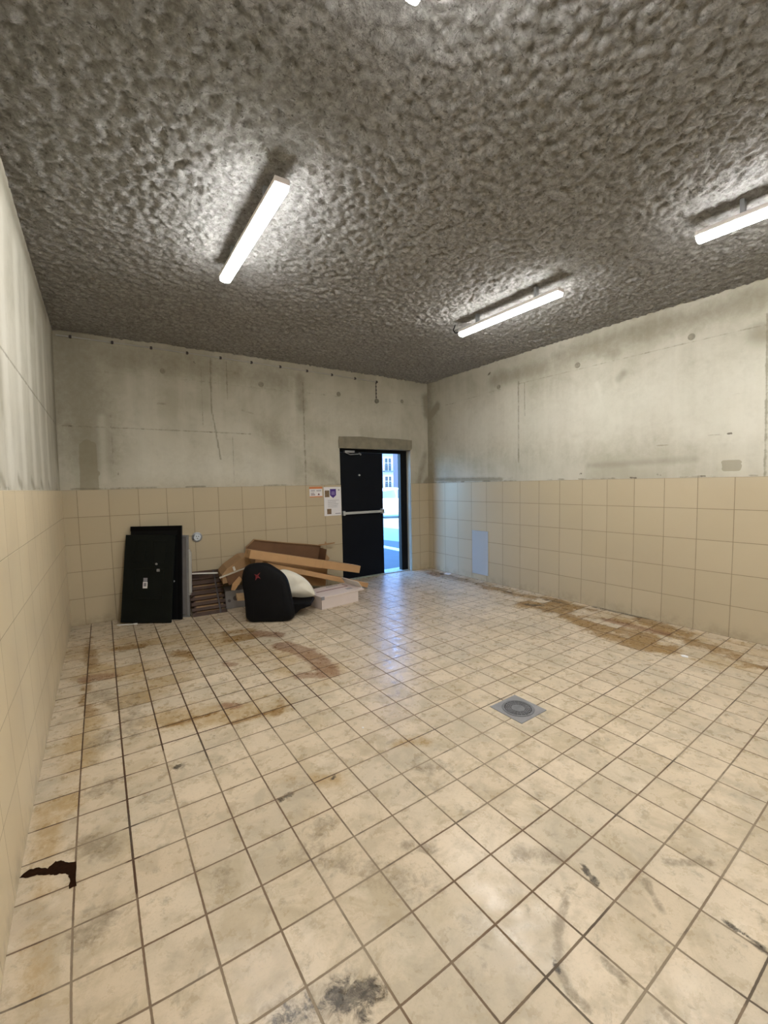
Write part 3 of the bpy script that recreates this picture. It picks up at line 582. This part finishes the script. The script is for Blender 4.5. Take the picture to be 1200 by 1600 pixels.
# broken corner of a floor tile
bm = bmesh.new(); cr = [(0.008, -3.605), (0.04, -3.578), (0.07, -3.59), (0.10, -3.612), (0.125, -3.59), (0.15, -3.60), (0.175, -3.625), (0.200, -3.635), (0.202, -3.762), (0.182, -3.765), (0.178, -3.70), (0.16, -3.672), (0.13, -3.662), (0.10, -3.642), (0.07, -3.627), (0.04, -3.622)]
rr_ = random.Random(4); pts = []
for (x0, y0), (x1, y1) in zip(cr, cr[1:]+cr[:1]):
    for k in range(4):
        t = k/4; pts.append((x0+(x1-x0)*t+rr_.uniform(-.003, .003), y0+(y1-y0)*t+rr_.uniform(-.003, .003)))
a = [bm.verts.new((max(x, .011), y, 0.0006)) for x, y in pts]; b = [bm.verts.new((max(x, .011), y, 0.0022)) for x, y in pts]
bm.faces.new(b); bm.faces.new(a[::-1])
for i in range(len(pts)): bm.faces.new((a[i], a[(i+1) % len(pts)], b[(i+1) % len(pts)], b[i]))
hole = obj('broken_tile_gap', bm, M_dirt, floor)

# ------------------------------------------------------------------ black panels against the back wall
ang = math.radians(-32)
def lean(name, base, width, height, tilt, **kw):
    """Empty at the near left foot; local x along the foot, z up the leaning face, y away from the viewer"""
    return empty(name, base, (-tilt, 0.02 if base[2] else 0.0, ang), **kw)
# rear, taller panel
r = lean('black_panel', (0.585, -0.150, 0.0), .61, 1.06, math.radians(6.6), label='taller black panel leaning on the tiled wall behind the moulded one', cat='panel')
obj('board', B(0, 0.585, 0, 0.030, 0.004, 1.075), M_black, r, bevel=0.003)
bm = bmesh.new()
box(bm, 0.545, 0.585, -0.006, 0.0, 0.004, 1.075); box(bm, 0, 0.545, -0.006, 0.0, 1.02, 1.075)
obj('rim', bm, simple('black_edge', (0.003, 0.003, 0.0035), 0.6, spec=0.08), r)
bm = bmesh.new(); cyl(bm, (0.50, 0.001, 0.44), (0.50, -0.010, 0.44), 0.010, 14); obj('lock_cylinder', bm, M_alu, r)
# front, moulded panel
r = lean('black_door_panel', (0.478, -0.222, 0.012), .56, .96, math.radians(11.0), label='moulded black door panel with a small white sticker leaning in front', cat='panel')
mp = simple('black_laminate', (0.0065, 0.0085, 0.0075), 0.45, var=0.3, scale=6, spec=0.12)
obj('board', B(0, 0.565, 0, 0.028, 0.004, 0.985), mp, r, bevel=0.004)
def mould(x0, x1, z0, z1):
    bm = bmesh.new(); t = 0.014
    for q in ((x0, x1, z0, z0+t), (x0, x1, z1-t, z1), (x0, x0+t, z0, z1), (x1-t, x1, z0, z1)): box(bm, q[0], q[1], -0.006, 0.001, q[2], q[3])
    obj('moulding', bm, mp, r, bevel=0.003)
mould(0.10, 0.24, 0.66, 0.92); mould(0.33, 0.47, 0.66, 0.92); mould(0.12, 0.46, 0.26, 0.60)
bm = bmesh.new(); box(bm, 0.235, 0.285, -0.009, -0.005, 0.385, 0.455); st_ = obj('sticker', bm, M_paper, r); st_['label'] = 'small white sticker'
bm = bmesh.new(); box(bm, 0.245, 0.275, -0.011, -0.008, 0.405, 0.445); box(bm, 0.238, 0.282, -0.010, -0.005, 0.458, 0.50); obj('sticker_print', bm, M_ink, r)
bm = bmesh.new(); box(bm, 0.385, 0.415, -0.016, 0.001, 0.57, 0.60); cyl(bm, (0.375, 0, 0.655), (0.375, -0.012, 0.655), 0.012, 12); obj('latch', bm, M_steel, r)
# metal framed panel sticking out behind the black ones
r = empty('metal_framed_panel', (0.735, -0.135, 0.0), (math.radians(-5), 0, ang), label='grey metal framed panel, only its right edge showing behind the black panels', cat='panel')
obj('sheet', B(0.02, 0.49, 0.010, 0.016, 0.03, 0.93), M_printbox, r)
bm = bmesh.new(); box(bm, 0, 0.515, 0, 0.024, 0.0, 0.022); box(bm, 0, 0.515, 0, 0.024, 0.93, 0.952); box(bm, 0, 0.022, 0, 0.024, 0.022, 0.93); box(bm, 0.490, 0.515, 0, 0.024, 0.022, 0.93)
obj('frame', bm, M_steel, r, bevel=0.002)
bm = bmesh.new(); box(bm, 0.517, 0.545, -0.002, 0.022, 0.28, 0.76); box(bm, 0.517, 0.53, -0.012, 0.03, 0.255, 0.28); box(bm, 0.517, 0.53, -0.012, 0.03, 0.76, 0.785)
obj('edge_profile', bm, M_alu, r, bevel=0.003)

# ------------------------------------------------------------------ slatted wooden rack, leaning back on the wall
r = empty('slatted_wood_rack', (1.205, -0.440, 0.0), (math.radians(-42), 0, math.radians(-3)), label='dark brown slatted wooden rack leaning low against the back wall', cat='wooden rack')
Ls = 0.615
for k in range(9):
    z0 = 0.0 + k*(Ls-0.05)/8; hgt = (0.050, 0.042, 0.046, 0.040, 0.052, 0.040, 0.055, 0.060, 0.050)[k]
    bm = bmesh.new(); box(bm, 0.0, 0.385, 0.0, 0.016, z0, z0+hgt)
    s = obj('slat', bm, M_wood, r, bevel=0.002)
for x in (0.03, 0.31):
    bm = bmesh.new(); box(bm, x, x+0.022, 0.016, 0.050, 0.0, Ls); obj('upright', bm, M_wood, r, bevel=0.002)
bm = bmesh.new(); box(bm, 0.30, 0.318, -0.006, 0.0, 0.0, Ls-0.02); obj('front_batten', bm, M_inkd, r)
bm = bmesh.new(); box(bm, 0.03, 0.36, 0.028, 0.034, 0.05, 0.50); obj('backing_sheet', bm, M_kraft2, r)
# white strip lying across
r = empty('white_strip', (1.235, -0.13, 0.448), (0, math.radians(4), math.radians(-9)), label='thin white plastic strip lying across the wooden rack and cartons', cat='strip')
obj('bar', B(0, 0.33, -0.010, 0.010, 0, 0.016), M_white, r, bevel=0.003)

# ------------------------------------------------------------------ rubbish heap
# grey printed carton at the bottom left
r = empty('grey_printed_carton', (1.60, -0.34, 0.0), (0, 0, math.radians(-8)), label='grey printed carton with dark round marks under the heap beside wooden rack', cat='box')
obj('body', B(0, 0.42, 0, 0.27, 0, 0.225), M_printbox, r, bevel=0.004)
for x, z, q in ((0.045, 0.10, .018), (0.12, 0.125, .030), (0.215, 0.12, .040), (0.34, 0.12, .034)):
    bm = bmesh.new(); cyl(bm, (x, 0.001, z), (x, -0.0025, z), q, 18); obj('printed_mark', bm, M_inkd, r)
# brown carton on it
r = empty('crumpled_carton', (1.565, -0.47, 0.30), (math.radians(3), math.radians(-16), math.radians(-6)), label='crumpled brown carton on the left end of the heap with torn flaps', cat='cardboard box')
bm = bmesh.new()
pts = [(0.0, 0.04), (0.02, 0.15), (0.10, 0.20), (0.30, 0.26), (0.38, 0.24), (0.40, 0.06), (0.34, 0.0)]
prism(bm, pts, 0.02, 0.34); obj('body', bm, M_kraft2, r, bevel=0.006)
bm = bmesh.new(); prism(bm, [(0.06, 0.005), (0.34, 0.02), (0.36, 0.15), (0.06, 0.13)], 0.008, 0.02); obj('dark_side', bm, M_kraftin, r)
bm = bmesh.new(); box(bm, -0.01, 0.36, 0.000, 0.016, 0.125, 0.142); e_ = obj('torn_edge', bm, simple('pale_paper_edge', (0.50, 0.45, 0.37), 0.8), r); e_['label'] = 'pale torn paper edge'
bm = bmesh.new(); prism(bm, [(0.06, -0.05), (0.10, 0.02), (0.20, 0.075), (0.22, 0.02), (0.10, -0.07)], -0.03, -0.022); obj('flap', bm, M_kraft, r)
bm = bmesh.new(); box(bm, 0.165, 0.19, 0.006, 0.02, 0.15, 0.20); obj('tape', bm, M_white, r)
# big open carton at the back
r = empty('open_carton', (1.93, -0.36, 0.27), (0, math.radians(10), 0), label='large open cardboard carton lying at the back of the heap, dark inside', cat='cardboard box')
obj('front_side', B(0, 1.03, 0.0, 0.006, 0, 0.34), M_kraft, r)
top = [(1.034, 0.527), (0.8, 0.530), (0.5, 0.526), (0.2, 0.531), (0.05, 0.534), (-0.045, 0.42)]
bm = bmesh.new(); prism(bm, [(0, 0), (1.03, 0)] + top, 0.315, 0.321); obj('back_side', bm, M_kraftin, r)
for x, hh in ((0, 0.40), (1.024, 0.50)):
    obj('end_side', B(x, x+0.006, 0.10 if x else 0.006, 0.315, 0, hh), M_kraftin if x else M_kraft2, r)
obj('base', B(0.006, 1.024, 0.006, 0.315, 0, 0.006), M_kraft2, r)
bm = bmesh.new(); prism(bm, top + [(x-0.004, z+0.011) for x, z in top[::-1]], 0.296, 0.323); obj('rolled_rim', bm, M_kraft2, r)
bm = bmesh.new(); prism(bm, [(1.03, 0.52), (1.09, 0.43), (1.17, 0.36), (1.12, 0.28), (1.03, 0.27)], 0.24, 0.245); obj('flap', bm, M_kraft2, r)
bm = bmesh.new(); prism(bm, [(0.98, 0.535), (1.10, 0.55), (1.23, 0.585), (1.228, 0.60), (1.10, 0.575), (1.075, 0.60), (1.065, 0.565), (0.98, 0.55)], 0.26, 0.272); obj('torn_strip', bm, M_kraft2, r)
# long cartons
def long_carton(name, p0, p1, wd, ht, mat, label):
    p0, p1 = Vector(p0), Vector(p1); d = p1-p0; L = d.length
    r = empty(name, p0, (0, -math.asin(d.z/L), math.atan2(d.y, d.x)), label=label, cat='cardboard box', group='long flat cartons on the heap')
    obj('body', B(0, L, 0, wd, 0, ht), mat, r, bevel=0.004)
    for q in ((-0.0012, 0.06), (L-0.06, L+0.0012)): obj('tape', B(q[0], q[1], wd*0.4, wd*0.6, ht*.5, ht+0.0012), M_kraft2, r)
    for q in (0.30, 0.55, 0.62): obj('crease', B(L*q, L*q+0.003, -0.001, 0.002, 0, ht), M_kraft2, r)
    return r
long_carton('long_carton', (1.80, -0.72, 0.660), (3.36, -0.60, 0.252), 0.16, 0.10, M_kraft, 'upper long flat cardboard carton sloping down towards the door')
long_carton('long_carton', (2.02, -0.66, 0.515), (3.52, -0.55, 0.01), 0.15, 0.065, M_kraft, 'lower long flat cardboard carton with one end on the floor')
# white board on the lower long carton
r = empty('white_board', (2.95, -0.395, 0.235), (0, math.radians(18.5), math.radians(4)), label='narrow white board lying behind lower long carton, near the doorway', cat='board')
obj('slab', B(0, 0.56, 0.0, 0.03, 0, 0.014), M_white, r, bevel=0.002)
# wood block
r = empty('wood_block', (1.66, -0.66, 0.165), (0.0, math.radians(3), math.radians(-10)), label='small pale wood block sticking out beside black chair back', cat='wood block')
obj('block', B(0, 0.11, 0, 0.18, 0, 0.05), M_woodlt, r, bevel=0.003)

# ------------------------------------------------------------------ white printed carton
r = empty('white_carton', (2.530, -1.105, 0.0), (0, 0, math.radians(6)), label='white shoebox-like carton with dark lines on its lid', cat='box')
wbx, wby, wbz = 0.545, 0.42, 0.150
bm = bmesh.new(); box(bm, 0.0, wbx, 0, wby, 0, wbz); obj('body', bm, M_whitebox, r, bevel=0.004)
bm = bmesh.new(); box(bm, -0.006, wbx+0.09, -0.006, wby+0.006, wbz-0.018, wbz+0.008); ld = obj('lid', bm, M_whitebox, r, bevel=0.004)
bm = bmesh.new()
box(bm, 0.07, wbx+0.0, 0.225, 0.245, wbz+0.007, wbz+0.0095); box(bm, wbx-0.01, wbx+0.0, 0.245, 0.36, wbz+0.007, wbz+0.0095)
lm = obj('lid_line', bm, M_maroon, r); lm['label'] = 'dark maroon printed line'
bm = bmesh.new(); 
for k in range(6): box(bm, 0.30+0.03*k, 0.322+0.03*k, 0.36, 0.385, wbz+0.007, wbz+0.0092)
for k in range(5): box(bm, 0.44+0.018*k, 0.45+0.018*k, 0.08, 0.15, wbz+0.007, wbz+0.0092)
obj('printed_text', bm, M_ink, r)
bm = bmesh.new(); box(bm, -0.008, 0.035, -0.008, 0.0, wbz-0.03, wbz+0.009); obj('dark_corner', bm, M_ink, r)
bm = bmesh.new(); box(bm, 0.0, 0.005, 0.02, wby-0.02, 0, 0.12, M=Matrix.Translation((wbx+0.085, 0, wbz-0.005)) @ Matrix.Rotation(math.radians(-35), 4, 'Y')); obj('side_flap', bm, M_white, r)

# ------------------------------------------------------------------ black chair back and seat
r = empty('gaming_chair_back', (1.640, -1.017, 0.0), (math.radians(-8), 0, math.radians(-33)), label='black padded gaming chair back with a small red emblem standing on floor', cat='chair back')
ou = [(0.0, 0.0), (-0.006, 0.12), (-0.012, 0.25), (-0.037, 0.39), (-0.05, 0.50), (-0.03, 0.59), (0.01, 0.64), (0.09, 0.658), (0.17, 0.66), (0.255, 0.652), (0.31, 0.61), (0.38, 0.568), (0.45, 0.505), (0.485, 0.40), (0.505, 0.285), (0.53, 0.18), (0.55, 0.08), (0.52, 0.005), (0.30, 0.0), (0.15, 0.0)]
def pillowy(bm, pts, y0, y1, depth, rings=5):
    """closed body: flat outline inflated front and back"""
    cxm = sum(p[0] for p in pts)/len(pts); czm = sum(p[1] for p in pts)/len(pts)
    allr = []
    prof = [(1.0, (y0+y1)/2), (0.985, y0+(y1-y0)*.25), (0.95, y0), (0.85, y0-depth*.5), (0.6, y0-depth*.85), (0.25, y0-depth)]
    back = [(0.985, y1-(y1-y0)*.25), (0.95, y1), (0.85, y1+depth*.25), (0.4, y1+depth*.4)]
    def ring(s, y): return [bm.verts.new((cxm+(x-cxm)*s, y, czm+(z-czm)*s)) for x, z in pts]
    F_ = [ring(s, y) for s, y in prof]; G_ = [F_[0]]+[ring(s, y) for s, y in back]; n = len(pts)
    for R_ in (F_, G_):
        for a, b in zip(R_, R_[1:]):
            for i in range(n): bm.faces.new((a[i], a[(i+1) % n], b[(i+1) % n], b[i]))
        bm.faces.new(R_[-1])
def subd(o, l=1):
    m_ = o.modifiers.new('sub', 'SUBSURF'); m_.levels = l; m_.render_levels = l
bm = bmesh.new(); pillowy(bm, ou, 0.0, 0.10, 0.03); o_ = obj('backrest', bm, M_fab, r, smooth=True); subd(o_, 2)
bm = bmesh.new(); prism(bm, [(0.115, 0.535), (0.14, 0.525), (0.175, 0.55), (0.155, 0.515), (0.18, 0.485), (0.15, 0.497), (0.125, 0.47), (0.13, 0.51)], -0.036, -0.018); e_ = obj('emblem', bm, M_red, r); e_['label'] = 'red emblem'
for x in (0.10, 0.43):
    bm = bmesh.new(); tube(bm, [(x, -0.024, 0.05), (x+0.005, -0.030, 0.25), (x-0.01 if x > .3 else x+.03, -0.026, 0.42)], 0.003, 6); obj('seam', bm, M_fab, r)
r = empty('chair_seat', (2.05, -1.02, 0.0), (0, 0, math.radians(-33)), label='black chair seat part lying behind chair back under the white pillow', cat='chair seat')
bm = bmesh.new(); prism(bm, [(0.0, 0.02), (0.02, 0.13), (0.10, 0.15), (0.35, 0.15), (0.355, 0.12), (0.22, 0.07), (0.14, 0.0), (0.02, 0.0)], -0.02, 0.28); obj('cushion', bm, M_fab, r, bevel=0.02, seg=3)
bm = bmesh.new(); box(bm, 0.065, 0.10, -0.030, -0.020, 0.085, 0.15); obj('tag', bm, M_alu, r)

# white pillow
r = empty('white_pillow', (2.02, -0.93, 0.235), (math.radians(-12), 0, math.radians(-20)), label='crumpled white pillow propped behind the black chair back', cat='pillow')
bm = bmesh.new(); pl = [(0.02, 0.27), (0.10, 0.30), (0.20, 0.265), (0.29, 0.215), (0.38, 0.15), (0.43, 0.07), (0.47, -0.035), (0.455, -0.06), (0.35, -0.062), (0.22, -0.05), (0.12, 0.0), (0.05, 0.10)]
pillowy(bm, pl, 0.03, 0.09, 0.05)
for v in bm.verts:
    v.co += Vector((mnoise.noise(v.co*14)*.012, mnoise.noise(v.co*13+Vector((3, 0, 0)))*.045, mnoise.noise(v.co*13+Vector((0, 5, 0)))*.008))
o_ = obj('cover', bm, M_cloth, r, smooth=True); subd(o_, 2)

# ------------------------------------------------------------------ small litter
def scrap(x, y, s, rz, label, mat=None, cat='paper scrap', z=0.0, name='paper_scrap'):
    bm = bmesh.new(); pts = [(-.5, -.35), (.1, -.5), (.5, -.1), (.35, .45), (-.3, .4)]
    a = [bm.verts.new((px*s, py*s, 0.0008)) for px, py in pts]; b = [bm.verts.new((px*s, py*s, 0.0035+0.05*s*random.random())) for px, py in pts]
    bm.faces.new(a[::-1]); bm.faces.new(b)
    for i in range(5): bm.faces.new((a[i], a[(i+1) % 5], b[(i+1) % 5], b[i]))
    o = obj(name, bm, mat or M_paper); o.location = (x, y, z); o.rotation_euler = (0, 0, rz); return tag(o, label, cat)
scrap(4.345, -4.245, 0.055, 0.6, 'white paper scrap on the floor near the stained right wall')
scrap(1.43, -0.71, 0.028, 0.2, 'tiny white scrap on the floor before the wooden rack')
scrap(1.653, -3.476, 0.014, 0.9, 'tiny white speck on the clean tiles mid-floor')
scrap(5.06, -0.58, 0.12, 0.3, 'crushed white and red wrapper on floor by the right wall corner', cat='wrapper', name='wrapper')
scrap(4.98, -0.52, 0.07, 1.3, 'dark brown leaf on the floor beside the crushed wrapper', M_wood, 'leaf', name='dry_leaf')
bm = bmesh.new(); tube(bm, [(0, 0, 0.006), (0.07, -0.02, 0.006), (0.13, -0.055, 0.006), (0.175, -0.07, 0.007)], 0.0045, 8); tube(bm, [(0.02, -0.02, 0.006), (0.09, -0.045, 0.006), (0.17, -0.075, 0.006)], 0.003, 8)
box(bm, 0.165, 0.195, -0.085, -0.06, 0.001, 0.014)
o_ = obj('white_cable', bm, M_white); o_.location = (0.445, -0.262, 0); tag(o_, 'short white cable piece on the floor before the black panel', 'cable')

# ------------------------------------------------------------------ outside: street, cars, apartment house
def ground_mat():
    return simple('asphalt', (0.050, 0.058, 0.062), 0.85, var=0.15, scale=3, bmp=0.3)
bm = bmesh.new(); box(bm, -30, 120, 0.31, 160, -0.3, -0.004); st = obj('street', bm, ground_mat()); tag(st, kind='structure', label='grey asphalt street outside the doorway')
bm = bmesh.new(); box(bm, 5.86, 6.08, 0.6, 9, -0.02, 0.0); ln = obj('road_line', bm, simple('road_paint', (0.62, 0.64, 0.64), 0.7), st)
bm = bmesh.new(); v = [(6.675, 3.617), (6.79, 2.95), (7.6, 0.4), (40, 0.4), (40, 70), (7.0, 70), (6.2, 6.0)]
a = [bm.verts.new((x, y, -0.02)) for x, y in v]; b = [bm.verts.new((x, y, 0.003)) for x, y in v]; bm.faces.new(b); bm.faces.new(a[::-1])
for i in range(len(v)): bm.faces.new((a[i], a[(i+1) % len(v)], b[(i+1) % len(v)], b[i]))
pv = obj('pavement', bm, simple('pale_paving', (0.20, 0.25, 0.23), 0.8, var=0.1), st)

M_car = simple('white_car_paint', (0.78, 0.79, 0.80), 0.25, var=0.02, bmp=0)
M_glass = simple('dark_car_glass', (0.10, 0.13, 0.17), 0.08, var=0.1, bmp=0)
M_tyre = simple('tyre_rubber', (0.02, 0.02, 0.02), 0.8)
def make_car(loc, rz, label):
    r = empty('car', loc, (0, 0, rz), label=label, cat='car', group='white cars parked outside')
    prof = [(-2.0, 0.32), (-2.02, 0.62), (-1.85, 0.80), (-1.05, 0.90), (-0.45, 1.26), (0.25, 1.34), (1.15, 1.28), (1.75, 0.95), (2.0, 0.85), (2.04, 0.40), (1.95, 0.28), (-1.9, 0.24)]
    bm = bmesh.new(); prism(bm, prof, -0.82, 0.82); 
    for v in bm.verts:
        if v.co.z > 1.0: v.co.y *= 0.84
    obj('body', bm, M_car, r, bevel=0.06, seg=3)
    for s in (-1, 1):
        bm = bmesh.new(); prism(bm, [(-0.85, 0.93), (-0.38, 1.20), (0.25, 1.27), (0.30, 0.92)], -0.01, 0.01)
        prism(bm, [(0.36, 0.92), (0.34, 1.27), (1.05, 1.22), (1.50, 0.96)], -0.01, 0.01)
        for v in bm.verts: v.co.y += s*(0.815 - max(0, v.co.z-0.92)*0.34)
        obj('side_window', bm, M_glass, r)
    bm = bmesh.new(); v = [bm.verts.new(c) for c in ((-1.08, -0.72, 0.925), (-1.08, 0.72, 0.925), (-0.50, 0.64, 1.25), (-0.50, -0.64, 1.25))]; bm.faces.new(v)
    bmesh.ops.translate(bm, vec=(-0.01, 0, 0.012), verts=bm.verts); wsd = obj('windscreen', bm, M_glass, r); so = wsd.modifiers.new('s', 'SOLIDIFY'); so.thickness = 0.01
    for x in (-1.25, 1.28):
        for s in (-1, 1):
            bm = bmesh.new(); cyl(bm, (x, s*0.66, 0.31), (x, s*0.845, 0.31), 0.31, 24); wh = obj('wheel', bm, M_tyre, r)
            bm = bmesh.new(); cyl(bm, (x, s*0.80, 0.31), (x, s*0.855, 0.31), 0.19, 16); obj('hub_cap', bm, M_alu, wh)
    bm = bmesh.new(); box(bm, -0.62, -0.45, -0.98, -0.83, 0.92, 1.05); obj('wing_mirror', bm, M_black, r, bevel=0.02)
    return r
make_car((11.1, 9.9, 0.003), math.radians(-25), 'white car parked outside, seen through the gap of the door')
make_car((13.4, 13.4, 0.003), math.radians(-25), 'white car parked in the second row outside the door')

bld = empty('apartment_building', (40, 50, 0), label='lilac-grey apartment building with balconies beyond the parked cars', cat='building')
M_fac = simple('lilac_render', (0.035, 0.036, 0.055), 0.85, var=0.08, scale=0.6, bmp=0)
M_sur = simple('white_render', (0.24, 0.23, 0.22), 0.8, var=0.04, scale=1, bmp=0)
obj('wall', B(-20, 30, 0, 12, 0, 22), M_fac, bld)
obj('plinth', B(-20.05, 30.05, -0.1, 0, 0, 0.75), M_sur, bld)
for fl in range(6):
    for cxn in range(-4, 7):
        x = -0.9+3.9*cxn; z = 0.87+2.92*fl
        bm = bmesh.new(); box(bm, x-0.95, x+1.05, -0.10, 0.0, z-0.05, z+2.85); sf = obj('window_surround', bm, M_sur, bld)
        bm = bmesh.new(); box(bm, x-0.55, x+0.65, -0.13, -0.09, z, z+1.98); wd = obj('window', bm, simple('window_glass', (0.015, 0.02, 0.028), 0.1, bmp=0, spec=0.1), bld)
        bm = bmesh.new(); box(bm, x-0.03, x+0.12, -0.16, -0.12, z, z+1.98); box(bm, x-0.55, x+0.65, -0.16, -0.12, z+1.2, z+1.26); obj('mullion', bm, M_sur, wd)
        bm = bmesh.new(); box(bm, x-0.95, x+1.05, -0.60, -0.10, z-0.14, z-0.02); box(bm, x-0.95, x+1.05, -0.60, -0.56, z+0.86, z+0.92)
        for q in range(14): box(bm, x-0.94+q*0.15, x-0.91+q*0.15, -0.60, -0.57, z-0.02, z+0.88)
        obj('balcony', bm, simple('balcony_rail', (0.03, 0.05, 0.06), 0.6), bld)
obj('roof', B(-20.4, 30.4, -0.5, 12.4, 22, 22.5), M_sur, bld)
